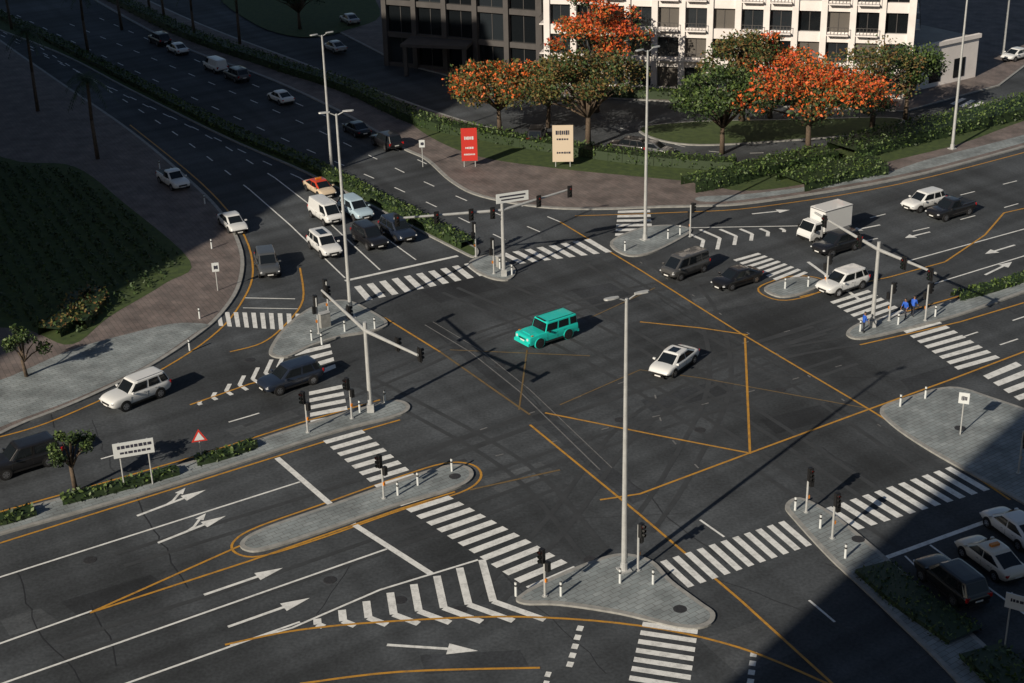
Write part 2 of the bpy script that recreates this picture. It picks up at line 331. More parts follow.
def arrow(t,h,hw=.45,turn=0):
    A=G(*t);B=G(*h);d=(B-A);L=d.length;d.normalize();n=Vector((-d.y,d.x,0)); z=Vector((0,0,Z1)); b=MB(); hl=min(1.8,L*.33)
    b.ribbon([A,A+d*(L-hl)],.22,Z1,WHITE); c=A+d*(L-hl); b.face([c-n*hw+z,B+z,c+n*hw+z],WHITE)
    if turn:
        s=A+d*L*.42; e=s+d*1.3+n*turn*.75; b.ribbon([s,s+d*.6+n*turn*.2,e],.18,Z1+.003,WHITE); f=(e-s).normalized(); g=Vector((-f.y,f.x,0)); z=Vector((0,0,Z1+.004)); b.face([e-g*.3+z,e+f*.8+z,e+g*.3+z],WHITE)
    b.build('road_arrow',weld=True)
arrow((137,516),(206,490),.42,1); arrow((158,543),(226,516),.42,1); arrow((204,595),(283,568),.45); arrow((228,627),(310,598),.45); arrow((387,645),(478,651),.5)
arrow((985,275),(1012,262),.5); arrow((985,292),(960,300),.5); arrow((1015,245),(985,254),.5); arrow((930,232),(905,238),.5); arrow((880,225),(850,231),.5)
arrow((752,214),(790,210),.5)
def manhole(u,v,z=.016,r=.4):
    p=G(u,v); b=MB(); b.cyl((p.x,p.y,z-.02),(p.x,p.y,z),r,r,IRON,16); b.build('manhole_cover')
for q in [(680,611,.142),(455,478,.142),(500,365,.016),(700,430,.016),(330,580,.016),(590,560,.016),(460,610,.016),(780,390,.016),(90,560,.016),(858,541,.142),(960,430,.142),(620,420,.016),(400,600,.016),(250,360,.016)]: manhole(*q)
# ---------------- foliage ----------------
def leafq(b,p,s,m):
    n=Vector((random.gauss(0,1),random.gauss(0,1),random.gauss(0,1)+.6)).normalized(); x=n.orthogonal().normalized(); y=n.cross(x)
    a=random.random()*6.28; X=(x*math.cos(a)+y*math.sin(a))*s; Y=(y*math.cos(a)-x*math.sin(a))*s*.6
    b.face([p-X-Y*.3,p-Y,p+X+Y*.2,p+Y],m)
def tree(name,u,v,h,rad,pal,n=3200,trunk_h=.33,ls=.18,nclump=26,flat=.62,zb=ZK):
    base=G(u,v); base.z=zb; e=empty(name,base); t=MB(); l=MB(); n=int(n*1.7)
    th=h*trunk_h; t.cyl((0,0,-.1),(random.uniform(-.2,.2),0,th),h*.028+.06,h*.02+.04,BARK,8)
    cl=[]
    for i in range(nclump):
        a=i*2.399+random.random()*.8; rr=rad*math.sqrt((i+.3)/nclump)*random.uniform(.68,.95); z=th+(h-th)*(.26+.55*(1-(rr/rad)**2))+random.uniform(-.10,.12)*h
        c=Vector((math.cos(a)*rr,math.sin(a)*rr,z)); cl.append((c,rad*random.uniform(.16,.38)))
        mid=Vector((c.x*.4,c.y*.4,th+(c.z-th)*.5)); t.cyl((0,0,th-.15),mid,h*.013+.02,h*.009+.02,BARK,6); t.cyl(mid,c,h*.009+.02,.02,BARK,5)
    w=[c[1]**2 for c in cl]; ks=[random.random() for c in cl]
    for i in range(n):
        j=random.choices(range(len(cl)),w)[0]; c,r=cl[j]
        d=Vector((random.gauss(0,1),random.gauss(0,1),random.gauss(0,1))).normalized()*r*(random.random()**.45)*(1.25 if random.random()<.1 else 1)
        d.z*=flat; p=c+d
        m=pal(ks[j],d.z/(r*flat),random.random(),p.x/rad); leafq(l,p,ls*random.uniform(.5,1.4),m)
    t.build('trunk',e,smooth=True); l.build('crown',e)
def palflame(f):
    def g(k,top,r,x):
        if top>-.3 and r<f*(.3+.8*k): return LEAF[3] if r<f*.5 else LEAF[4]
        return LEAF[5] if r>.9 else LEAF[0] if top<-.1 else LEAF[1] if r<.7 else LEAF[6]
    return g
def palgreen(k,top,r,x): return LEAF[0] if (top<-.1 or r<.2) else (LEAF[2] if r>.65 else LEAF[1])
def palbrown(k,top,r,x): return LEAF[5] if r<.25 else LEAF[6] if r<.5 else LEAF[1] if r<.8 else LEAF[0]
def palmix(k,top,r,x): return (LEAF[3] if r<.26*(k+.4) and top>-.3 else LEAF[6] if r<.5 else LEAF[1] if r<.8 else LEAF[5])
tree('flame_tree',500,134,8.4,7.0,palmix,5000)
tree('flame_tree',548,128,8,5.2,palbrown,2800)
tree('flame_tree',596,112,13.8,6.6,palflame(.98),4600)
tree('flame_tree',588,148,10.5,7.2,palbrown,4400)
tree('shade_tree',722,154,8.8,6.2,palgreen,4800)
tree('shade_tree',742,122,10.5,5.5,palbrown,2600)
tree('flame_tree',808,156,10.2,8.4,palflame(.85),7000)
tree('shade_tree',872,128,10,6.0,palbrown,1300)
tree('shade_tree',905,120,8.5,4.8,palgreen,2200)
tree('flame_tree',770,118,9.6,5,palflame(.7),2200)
tree('young_tree',76,492,4.6,1.7,palgreen,900,.4,.11,9,.9)
tree('young_tree',27,378,4.0,1.8,palgreen,800,.35,.12,9,.9)
tree('shade_tree',670,60,9,4.5,palgreen,1500)
tree('shade_tree',300,30,8,5,palgreen,1500)
def palm(u,v,h):
    p=G(u,v); p.z=ZK; e=empty('palm_tree',p,random.random()*6); t=MB(); l=MB()
    t.cyl((0,0,-.1),(.15,0,h*.5),.24,.19,BARK,8); t.cyl((.15,0,h*.5),(.1,.1,h),.19,.17,BARK,8)
    for i in range(30):
        a=i*2.399; el=random.uniform(-.3,1.1); ln=random.uniform(2.3,3.1); pts=[]
        for j in range(6):
            s=j/5*ln; pts.append(Vector((math.cos(a)*s*math.cos(el*.8),math.sin(a)*s*math.cos(el*.8),h+s*math.sin(el)-.28*s*s)))
        sd=Vector((-math.sin(a),math.cos(a),0))
        for j in range(5):
            for k in range(3):
                q=pts[j].lerp(pts[j+1],k/3); w=.55*(1-j/6)+.12; dr=Vector((0,0,-.18))
                for sg in(-1,1): l.face([q,q+(pts[j+1]-pts[j])*.16,q+sd*sg*w+dr+(pts[j+1]-pts[j])*.35],LEAF[random.choice((0,0,1))])
    t.build('trunk',e,smooth=True); l.build('fronds',e)
for q in [(38,112,10),(88,52,9),(122,30,9),(165,22,9),(98,160,9),(240,45,9),(12,30,9),(195,40,8.5),(150,12,9)]: palm(*q)
def hedge(px,w,h,dens=26,pal=palgreen,ls=.14,name='hedge',z0=ZK):
    p=cat(GG(px),False,6); b=MB(); l=MB(); e=empty(name)
    for i in range(len(p)-1):
        a=p[i];c=p[i+1];d=c-a;L=d.length
        if L<.01: continue
        d.normalize(); n=Vector((-d.y,d.x,0))
        hh=h*.8
        b.face([a-n*w*.44+Vector((0,0,z0+hh)),c-n*w*.44+Vector((0,0,z0+hh)),c+n*w*.44+Vector((0,0,z0+hh)),a+n*w*.44+Vector((0,0,z0+hh))],LEAF[0])
        for sg in(-1,1): b.face([a+n*w*.47*sg+Vector((0,0,z0)),c+n*w*.47*sg+Vector((0,0,z0)),c+n*w*.44*sg+Vector((0,0,z0+hh)),a+n*w*.44*sg+Vector((0,0,z0+hh))],LEAF[0])
        for k in range(int(L*dens*1.7*(w+h)/2)):
            s=random.random(); t=random.uniform(-.5,.5); zz=h*random.uniform(.75,1.12)
            if random.random()<.4: t=random.choice((-.5,.5))*random.uniform(.85,1.15); zz=h*random.random()
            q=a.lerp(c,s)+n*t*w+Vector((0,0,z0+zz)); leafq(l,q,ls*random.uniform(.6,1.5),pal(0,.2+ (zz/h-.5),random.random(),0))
    b.build('hedge_core',e,weld=True); l.build('leaves',e)
hedge([(-40,-2),(60,46),(130,82),(230,133),(310,167),(390,208),(468,248)],1.6,.7)
hedge([(90,-12),(180,34),(270,66),(350,92),(420,124),(490,140),(560,152),(640,163),(735,170)],2.2,1.2,18)
hedge([(688,190),(720,184),(780,168),(830,158)],3.2,1.2,18)
hedge([(790,188),(830,178),(860,172),(880,170)],4.5,1.1,18)
hedge([(840,158),(900,142),(960,128),(1024,112),(1100,88)],4.5,1.5,16)
hedge([(-40,528),(0,524),(35,514)],1.1,.5); hedge([(62,504),(120,490),(178,474)],1.0,.5); hedge([(196,465),(225,458),(255,447)],1.0,.5)
hedge([(955,300),(990,291),(1040,275),(1100,258)],1.3,.5); 
hedge([(872,570),(910,602),(965,640)],2.6,.3,26,palgreen,.1); hedge([(980,655),(1030,700)],2.8,.4,22)
hedge([(600,96),(700,100),(800,104),(890,108)],2,1.2,14)
rows=MB()
def inpoly(x,y,P):
    c=False;n=len(P)
    for i in range(n):
        a=P[i];d=P[i-1]
        if (a[1]>y)!=(d[1]>y) and x<(d[0]-a[0])*(y-a[1])/(d[1]-a[1])+a[0]: c=not c
    return c
LP=GG([(-60,155),(20,168),(73,172),(122,208),(184,262),(160,284),(106,316),(72,340),(30,328),(-60,296)])
mnx=min(p.x for p in LP);mxx=max(p.x for p in LP);mny=min(p.y for p in LP);mxy=max(p.y for p in LP)
ca,sa=math.cos(ANG_A),math.sin(ANG_A)
for i in range(30000):
    x=random.uniform(mnx,mxx);y=random.uniform(mny,mxy)
    r=(-x*sa+y*ca)/1.5; fr=r-math.floor(r)
    if fr>.6: continue
    if not inpoly(x,y,LP): continue
    rr=random.random(); leafq(rows,Vector((x,y,ZK+random.uniform(.05,.45))),.17,LEAF[0] if rr<.5 else LEAF[1])
rows.build('ground_cover_plants')
hedge([(50,338),(70,322),(85,300),(95,305),(75,330)],2.2,.9,20,palbrown,name='shrub')
# ---------------- street furniture ----------------
def lamp(u,v,h=17.3,ang=0,arms=2,al=1.1):
    p=G(u,v); p.z=ZK; e=empty('street_lamp',p,ang); b=MB(); b.cyl((0,0,0),(0,0,.5),.24,.22,STEEL,12); b.cyl((0,0,.5),(0,0,h),.17,.09,STEEL,10); b.box((0,0,.04),(.7,.7,.08),STEEL); b.box((.17,0,1.1),(.03,.16,.5),KERB); b.build('pole',e)
    b=MB()
    for s in ((-1,1) if arms==2 else (1,)):
        b.cyl((0,0,h-.15),(s*al*.5,0,h+.12),.05,.04,STEEL,6)
        c=Vector((s*(al*.5+.4),0,h+.18)); b.loft([[c+Vector((s*x,y*w,z)) for y,z in((-1,-.04),(1,-.04),(.8,.05),(-.8,.05))] for x,w in((-.45,.08),(-.1,.16),(.3,.15),(.42,.07))],STEEL)
    b.build('lamp_heads',e,weld=True)
lamp(624,572,17.3,ANG_B-.2); lamp(351,318,17.2,ANG_B-.4); lamp(645,241,17.7,ANG_B); lamp(952,150,16.3,ANG_B,1); lamp(332,171,14.5,ANG_B); lamp(1003,55,14,ANG_B,1)
def sighead(b,c,d,s=1.0,board=True):
    d=Vector(d).normalized(); n=Vector((-d.y,d.x,0)); c=Vector(c)
    b.box(c,(.24*s,.30*s,.92*s),BLACK,(d,n,Vector((0,0,1))))
    if board: b.box(c-d*.02,(.04,.44*s,1.08*s),BLACK,(d,n,Vector((0,0,1))))
    for i,m in enumerate((REDL,GRNL,GRNL)):
        q=c+Vector((0,0,(.29-.29*i)*s)); b.cyl(q+d*.12*s,q+d*.14*s,.09*s,.09*s,m,10); b.cyl(q+d*.14*s+Vector((0,0,.03)),q+d*.30*s+Vector((0,0,.03)),.11*s,.11*s,BLACK,8,False)
def sigpost(u,v,face,h=3.1,ped=True,z=ZK):
    p=G(u,v); p.z=z; e=empty('traffic_light',p); d=G(*face)-G(u,v); d.z=0; b=MB(); b.cyl((0,0,0),(0,0,h),.075,.065,STEEL,8); b.cyl((0,0,0),(0,0,.06),.16,.16,STEEL,8); b.build('post',e); b=MB(); dn=d.normalized()
    sighead(b,dn*.2+Vector((0,0,h-.3)),d,1,False); 
    if ped: n=Vector((-dn.y,dn.x,0)); b.box(n*.25+Vector((0,0,h-1.0)),(.25,.25,.6),BLACK,(dn,n,Vector((0,0,1)))); b.box(Vector((0,0,1.1))+n*.1,(.12,.12,.22),AMBER,(dn,n,Vector((0,0,1))))
    b.build('signal_heads',e)
for u,v,f in [(545,598,(480,640)),(638,572,(700,600)),(384,500,(330,530)),(806,514,(860,560)),(832,540,(880,580)),(319,335,(290,310)),(352,420,(300,440)),(308,434,(280,450)),(476,258,(440,230)),(690,238,(740,230)),(925,322,(980,310)),(1018,475,(1060,490)),(494,275,(470,250)),(329,318,(300,300)),(826,292,(860,280)),(889,322,(950,300))]: sigpost(u,v,f)
def gantry(base,zt,ends,heads,sign=None,face=(0,0)):
    p=G(*base); p.z=ZK; e=empty('traffic_signal_gantry',p); b=MB(); b.cyl((0,0,0),(0,0,zt+.4),.18,.14,STEEL,10); b.box((0,0,.3),(.5,.5,.6),STEEL)
    E=[]
    for q in ends:
        w=G(*q,zt)-p; w.z=zt; E.append(w); b.cyl((0,0,zt-.25),w,.14,.09,STEEL,8)
    b.build('mast',e,smooth=False); b=MB(); fd=G(*face)-G(*base); fd.z=0
    for i,t in heads:
        c=Vector((0,0,zt-.25)).lerp(E[i],t); sighead(b,c+fd.normalized()*.28-Vector((0,0,.1)),fd,1.0)
    b.build('signal_heads',e)
    if sign:
        w=G(*sign,zt)-p; n=fd.normalized(); t=Vector((-n.y,n.x,0)); b=MB(); b.box(Vector((w.x,w.y,zt+.45))+n*.1,(.06,3.0,.85),SIGNW,(n,t,Vector((0,0,1)))); b.box(Vector((w.x,w.y,zt+.6))+n*.14,(.02,2.4,.14),SIGNK,(n,t,Vector((0,0,1)))); b.box(Vector((w.x,w.y,zt+.3))+n*.14,(.02,2.1,.12),SIGNK,(n,t,Vector((0,0,1)))); b.build('street_name_sign',e)
gantry((504,277),6.3,[(394,220),(572,190)],[(0,.98),(0,.62),(0,.3),(0,.1),(1,.5),(1,.95)],(512,203),face=(560,330))
gantry((371,413),6.6,[(322,292),(418,357)],[(0,.45),(0,.97),(1,.55),(1,.97)],None,face=(470,380))
gantry((872,328),6.8,[(815,214),(936,275)],[(0,.25),(0,.8),(1,.5),(1,.95)],None,face=(780,360))
def bollard(u,v,z=ZK,h=.95,m=None):
    p=G(u,v); b=MB(); b.cyl((p.x,p.y,z),(p.x,p.y,z+h),.075,.075,m or SIGNW,8); b.cyl((p.x,p.y,z+h),(p.x,p.y,z+h+.05),.075,.04,BLACK,8); b.cyl((p.x,p.y,z+h*.7),(p.x,p.y,z+h*.82),.08,.08,BLACK,8); b.build('bollard')
for q in [(516,598),(561,598),(653,586),(620,585),(398,497),(418,487),(452,473),(312,342),(322,346),(345,333),(385,404),(360,414),(375,330),(500,270),(512,276),(795,512),(820,530),(845,560),(625,252),(668,240),(680,236),(785,290),(808,288),(860,333),(898,326),(935,318),(900,408),(925,400),(190,352),(200,320),(212,250),(205,205),(180,190),(160,170)]: bollard(*q)
def board(name,bases,h,bw,bh,m,ink,face,z=ZK,posts=2,zc=None,tri=False):
    c=G(*bases); d=G(*face)-c; d.z=0; d.normalize(); n=Vector((-d.y,d.x,0)); e=empty(name,(c.x,c.y,z)); b=MB()
    for s in ((-.35,.35) if posts==2 else (0,)): b.cyl(n*s*bw,n*s*bw+Vector((0,0,h if not tri else h-.3)),.05,.05,STEEL,8)
    b.build('posts',e); b=MB(); Z=Vector((0,0,1)); q=Vector((0,0,h-bh/2))+d*.08
    if tri:
        for r,mm,o in((.62,SIGNR,0),(.4,SIGNW,.02)): 
            b.face([q+d*o+Z*r,q+d*o-n*r*.87-Z*r*.5,q+d*o+n*r*.87-Z*r*.5],mm)
    else:
        b.box(q,(.07,bw,bh),m,(d,n,Z))
        for k,(zz,ww,hh) in enumerate(ink):
            x=-ww/2
            while x<ww/2-.02:
                g=random.uniform(.05,.13); b.box(q+d*.045+Z*zz*bh+n*(x+g/2)*bw,(.02,bw*g*.85,bh*hh*random.uniform(.8,1.1)),SIGNK if m!=SIGNR else SIGNW,(d,n,Z)); x+=g+.015
    b.build('panel',e)
board('direction_sign',(139,488),3.4,2.6,1.05,SIGNW,[(.2,.8,.2),(-.2,.7,.16)],(170,620))
board('warning_sign',(202,462),2.3,1,1,SIGNR,[],(230,600),posts=1,tri=True)
board('advertising_sign',(470,168),4.3,1.7,3.6,SIGNR,[(.2,.6,.1),(-.1,.5,.06),(-.3,.7,.05)],(480,300))
board('advertising_sign',(563,168),4.6,2.2,4.0,SIGNB,[(.3,.7,.12),(.12,.6,.05),(-.25,.6,.05)],(570,300))
board('parking_sign',(960,436),3.2,.7,.8,SIGNW,[(0,.5,.4)],(930,560),posts=1)
board('route_sign',(1016,655),3.6,1.8,.9,SIGNW,[(.1,.7,.2)],(960,760))
board('route_sign',(218,292),2.6,.6,.8,SIGNW,[(0,.5,.4)],(240,400),posts=1)
board('route_sign',(423,168),3.0,.6,.8,SIGNW,[(0,.5,.4)],(430,400),posts=1)
def cabinet(u,v,s=(.9,.5,1.2),m=None):
    p=G(u,v); b=MB(); b.box((p.x,p.y,ZK+s[2]/2),s,m or KERB,rot=ANG_B); b.box((p.x,p.y,ZK+s[2]+.03),(s[0]+.08,s[1]+.08,.06),STEEL,rot=ANG_B); b.build('utility_cabinet',bev=.02)
cabinet(325,328); cabinet(500,268,(.6,.4,1.0))
# ---------------- vehicles ----------------
PAINTS={}
def paint(c,metal=.0):
    k=(c,metal)
    if k not in PAINTS: PAINTS[k]=mat('car_paint',c,rough=.3,metal=metal,coat=.7)
    return PAINTS[k]
WHT=(.68,.69,.69); BLK=(.012,.012,.014); NAVY=(.015,.022,.04); GREY=(.07,.075,.08); SILV=(.35,.36,.37); TEAL=(.015,.58,.50)
ST={
'sedan':dict(L=4.75,W=1.86,H=1.46,zf=.68,zh=.90,belt=.92,deck=.97,xs=(-.45,-.17,.11,.31),r=.33,wb=2.85,win=[(.10,.47),(.50,.90)]),
'suv':dict(L=4.95,W=1.96,H=1.80,zf=.92,zh=1.10,belt=1.10,deck=1.12,xs=(-.485,-.40,.08,.25),r=.37,wb=2.85,win=[(.06,.24),(.28,.54),(.58,.91)]),
'bigsuv':dict(L=5.15,W=2.0,H=1.90,zf=1.0,zh=1.18,belt=1.18,deck=1.2,xs=(-.485,-.42,.08,.22),r=.40,wb=2.95,win=[(.05,.26),(.30,.56),(.60,.92)]),
'van':dict(L=4.9,W=1.9,H=1.98,zf=.95,zh=1.12,belt=1.12,deck=1.14,xs=(-.49,-.46,.24,.42),r=.34,wb=3.0,win=[(.04,.32),(.35,.66),(.70,.93)]),
'gwagon':dict(L=4.85,W=1.98,H=1.94,zf=1.10,zh=1.15,belt=1.16,deck=1.16,xs=(-.49,-.475,.12,.17),r=.39,wb=2.85,boxy=1,win=[(.04,.26),(.31,.58),(.62,.95)]),
'pickup':dict(L=5.3,W=1.92,H=1.80,zf=.98,zh=1.12,belt=1.12,deck=1.12,xs=(-.13,-.09,.10,.25),r=.39,wb=3.2,bed=1,win=[(.08,.45),(.50,.90)]),
}
def car(kind,col,c,t,name='car',roof=None,metal=0,sc=1,z=.024,rails=False,panel=False,sunroof=False,sign=False):
    S=ST[kind]; L,W,H=S['L']*sc,S['W']*sc,S['H']*sc; P=paint(col,metal); RP=paint(roof) if roof else P
    A=G(*c);B=G(*t);d=B-A; e=empty(name,(A.x,A.y,z),math.atan2(d.y,d.x)); hw=W/2; boxy=S.get('boxy')
    x0,x1,x2,x3=[q*L for q in S['xs']]; zb=.26 if kind=='sedan' else .34
    fr=[(-.5,.78,.42,-.34),(-.49,.90,.16,-.12),(-.44,.97,.04,-.02),(-.36,1,0,0),(-.2,1,0,0),(.0,1,0,0),(.2,1,0,0),(.36,.99,0,0),(.44,.95,.04,0),(.48,.86,.12,-.05),(.5,.70,.24,-.18)]
    if boxy: fr=[(-.5,.98,.05,0),(-.3,1,0,0),(0,1,0,0),(.3,1,0,0),(.47,.98,.0,0),(.5,.95,.08,-.03)]
    rings=[]
    for fx,w,db,dt in fr:
        if fx<x3/L: zt=S['deck'] if fx<x1/L else S['belt']
        else: k=(fx-x3/L)/(.5-x3/L); zt=S['zh']*(1-k)+S['zf']*k+(.06*math.sin(k*3.14))
        zt=(zt+dt)*sc; bz=(zb+db)*sc; w=w*hw; mid=bz+(zt-bz)*.55
        half=[(w*.80,bz),(w*.97,bz+.08),(w*1.0,mid),(w*.985,mid+(zt-mid)*.45),(w*(.95 if boxy else .93),zt-.03),(w*.80,zt+.005),(w*.4,zt+(.0 if boxy else .035))]
        rings.append([(fx*L,y,zz) for y,zz in half]+[(fx*L,-y,zz) for y,zz in reversed(half)])
    b=MB(); b.loft(rings,P); b.build('body',e,smooth=not boxy,sub=0 if boxy else 2,bev=.04 if boxy else 0,weld=True)
    zg=S['belt']*sc-.08; hb=hw*.93; ht=hw*(.86 if boxy else .77 if kind=='sedan' else .79); zr=H-.07
    KN=[0,.12,.5,.86,1]
    lo=[(x0,hb*.84),(x0+.22*(x1-x0)+.15,hb*.97),((x1+x2)/2,hb),(x3-.25*(x3-x2)-.12,hb*.97),(x3,hb*.80)]
    hi=[(x1,ht*.88),(x1+.22,ht*.985),((x1+x2)/2,ht*1.01),(x2-.22,ht*.985),(x2,ht*.86)]
    if boxy:
        lo=[(x0,hb*.97),(x0+.2,hb),((x0+x3)/2,hb),(x3-.15,hb),(x3,hb*.97)]; hi=[(x1,ht*.97),(x1+.2,ht),((x1+x2)/2,ht),(x2-.15,ht),(x2,ht*.97)]
    def ev(tab,u):
        for i in range(4):
            if u<=KN[i+1]+1e-6:
                k=(u-KN[i])/(KN[i+1]-KN[i]); return tab[i][0]*(1-k)+tab[i+1][0]*k, tab[i][1]*(1-k)+tab[i+1][1]*k
    def SP(u,v,s,out=.012):
        a=ev(lo,u);h=ev(hi,u); return Vector((a[0]*(1-v)+h[0]*v,(a[1]*(1-v)+h[1]*v+out)*s,zg*(1-v)+zr*v+out*.3))
    g=MB()
    def ringat(tab,zz,k=1.0,cx=0): 
        return [(x,y*k,zz) for x,y in tab]+[(x,-y*k,zz) for x,y in reversed(tab)]
    hic=[(x*.97+(x1+x2)/2*.03,y) for x,y in hi]; hic2=[(x*.85+(x1+x2)/2*.15,y) for x,y in hi]; hic3=[(x*.5+(x1+x2)/2*.5,y) for x,y in hi]
    g.loft([ringat(lo,zg),ringat(hi,zr),ringat(hic,zr+.035,.95),ringat(hic2,zr+.062,.80),ringat(hic3,zr+.075,.4)],RP if roof else P); g.build('roof_and_pillars',e,smooth=False,weld=True,bev=.02)
    w=MB()
    wins=S['win'] if not panel else [S['win'][-1]]
    for s in(1,-1):
        for a,c2 in wins:
            us=sorted([a,c2]+[k for k in KN if a<k<c2]); v0,v1=.16,.88
            for i in range(len(us)-1): w.face([SP(us[i],v0,s),SP(us[i+1],v0,s),SP(us[i+1],v1,s),SP(us[i],v1,s)],GLASSC)
    def endwin(tl,th,sgn,iy=.93,v0=.10,v1=.92):
        P0=Vector((tl[0],tl[1]*iy,zg));P1=Vector((th[0],th[1]*iy,zr)); nn=Vector(((zr-zg),0,abs(tl[0]-th[0]))).normalized(); nn.x*=sgn
        def q(v,s): r=P0.lerp(P1,v)+nn*.014; return (r.x,r.y*s,r.z)
        w.face([q(v0,1),q(v0,-1),q(v1,-1),q(v1,1)],GLASSC)
    endwin(lo[4],hi[4],1); 
    if not panel: endwin(lo[0],hi[0],-1,.9,.2 if kind!='sedan' else .15)
    if sunroof:
        xa,xb=(x1*.72+x2*.28),(x1*.1+x2*.9)
        w.box(((xa+xb)/2,0,zr+.071),(xb-xa,ht*.95,.014),GLASSC)
    w.build('windows',e,weld=True)
    dt=MB(); xm=ev(lo,(wins[-1][0]))[0]
    if rails or boxy:
        for s in(1,-1): dt.cyl((x1+.2,ht*.86*s,zr+.09),(x2-.2,ht*.86*s,zr+.09),.02,.02,BLACK if boxy else CHROME,5)
    SEAM=BLACK if sum(col)>.2 else RUBBER
    for s in(1,-1):
        for xx in ((xm-.03),x3-.15,xm-.95):
            if abs(xx)<L*.33: dt.box((xx,hw*.992*s,(zb+S['belt'])*.5*sc+.02),(.012,.02,(S['belt']-zb)*.55),SEAM)
        dt.box((0,hw*.955*s,zb*sc+.04),(L*.5,.06,.12),BLACK)
        dt.box((x3-.30,(hw+.07)*s,zg+.14),(.14,.2,.13),P if not boxy else BLACK)
        dt.box((xm+.25,hw*1.0*s,zg-.10),(.16,.02,.025),SEAM); dt.box((xm-.72,hw*1.0*s,zg-.10),(.16,.02,.025),SEAM)
    hx=L*.5; zf=S['zf']*sc
    dt.box((hx-.05,0,zf-.27),(.10,hw*.95,.16),BLACK); dt.box((hx-.04,0,zf-.50),(.10,hw*1.1,.10),BLACK); dt.box((hx+.01,0,zf-.40),(.02,.5,.10),PLATE)
    dt.box((-hx+.02,0,zf-.08 if kind=='sedan' else zf-.2),(.05,.5,.11),PLATE); dt.box((-hx+.04,0,zb*sc+.18),(.1,hw*1.4,.14),BLACK)
    if sign: dt.box(((x1+x2)/2,0,zr+.15),(.25,.6,.14),AMBER)
    for s in(1,-1):
        if boxy:
            dt.cyl((hx-.03,hw*.68*s,zf-.22),(hx+.03,hw*.68*s,zf-.22),.12,.12,HEADL,12); dt.box((hx-.35,hw*.84*s,zf+.08),(.18,.1,.05),AMBER)
            dt.box((-hx+.0,hw*.8*s,zf-.3),(.06,.12,.35),TAIL)
        else:
            dt.box((hx-.15,hw*.68*s,zf-.16),(.18,.36,.09),HEADL,rot=-.4*s); dt.box((-hx+.10,hw*.76*s,(S['deck']-.2)*sc),(.14,.30,.12 if kind=='sedan' else .24),TAIL,rot=.3*s)
    if boxy:
        dt.cyl((-hx-.02,0,1.0),(-hx-.24,0,1.0),.38,.36,RUBBER,18); dt.cyl((-hx-.24,0,1.0),(-hx-.27,0,1.0),.33,.3,P,18)
        dt.box((hx-.75,0,S['zh']+.02),(.7,.9,.05),P); dt.box((hx+.05,0,.52),(.14,hw*1.9,.24),P); dt.box((x2+.0,0,zr+.10),(.12,1.1,.06),BLACK)
        dt.box((-hx-.03,0,.50),(.14,hw*1.9,.22),P)
        for s in(1,-1): dt.box((0,hw*1.03*s,.36),(1.7,.12,.07),BLACK)
    if S.get('bed'):
        dt.box(((-.47-.135)/2*L,0,S['deck']*sc+.03),((.47-.135)*L,hw*1.45,.03),BLACK)
        for s in(1,-1): dt.box(((-.47-.135)/2*L,hw*.82*s,S['deck']*sc+.03),((.47-.135)*L,.1,.1),P)
    dt.build('trim_and_lights',e,bev=.008)
    r_=S['r']*sc; w=MB(); ar=MB()
    for sx in(1,-1):
        for s in(1,-1):
            x=sx*S['wb']*sc/2+.02; yo=hw*(1.0)
            if boxy: ar.cyl((x,(yo-.16)*s,r_+.06),(x,(yo+.025)*s,r_+.06),r_+.10,r_+.08,P,20); ar.cyl((x,(yo-.16)*s,r_+.04),(x,(yo+.028)*s,r_+.04),r_+.045,r_+.045,BLACK,20)
            else: ar.cyl((x,(yo-.16)*s,r_+.03),(x,(yo+.004)*s,r_+.03),r_+.055,r_+.05,BLACK,20)
            ex=.022 if boxy else 0
            w.cyl((x,(yo-.2)*s,r_),(x,(yo+.015+ex)*s,r_),r_,r_*.96,RUBBER,20); w.cyl((x,(yo-.1)*s,r_),(x,(yo+.022+ex)*s,r_),r_*.66,r_*.62,CHROME if not boxy else DALLOY,12)
            for k in range(5):
                a=k*1.2566; yy=(yo+.024+ex)*s; w.box((x+math.cos(a)*r_*.42,yy,r_+math.sin(a)*r_*.42),(.07,.008,.07),BLACK)
    ar.build('wheel_arches',e); w.build('wheels',e); return e
car('gwagon',TEAL,(547,340),(498,356),'off_road_car',metal=.05)
car('sedan',WHT,(674,368),(640,392),sunroof=True,sc=1.03)
car('bigsuv',WHT,(137,401),(96,417),'suv',rails=True)
car('suv',NAVY,(291,386),(250,399),'suv')
car('bigsuv',BLK,(24,468),(-15,480),'suv')
car('suv',GREY,(268,271),(275,292),'suv')
car('sedan',WHT,(233,228),(249,243),metal=.1)
car('pickup',WHT,(174,186),(193,198),'pickup_truck')
car('sedan',(.62,.5,.36),(320,193),(343,207),'taxi',roof=(.5,.05,.02),sign=True)
car('van',WHT,(326,220),(350,236),'van',panel=True)
car('suv',(.4,.52,.6),(356,216),(380,231),'suv')
car('suv',BLK,(370,244),(393,260),'suv')
car('suv',NAVY,(398,237),(421,252),'suv')
car('suv',WHT,(325,252),(345,269),'suv',sunroof=True)
car('van',(.10,.10,.10),(685,274),(650,287),'van',metal=.4,sc=.98)
car('sedan',BLK,(737,284),(700,296),metal=.2)
car('suv',WHT,(842,290),(806,302),'suv')
car('suv',BLK,(836,251),(800,262),'suv')
car('suv',WHT,(923,208),(890,217),'suv',sc=.95)
car('pickup',BLK,(950,216),(915,226),'pickup_truck',sc=1.0)
car('sedan',WHT,(281,102),(255,90)); car('van',WHT,(216,71),(190,60),'van',sc=.95,panel=True); car('suv',GREY,(237,80),(210,68),'suv')
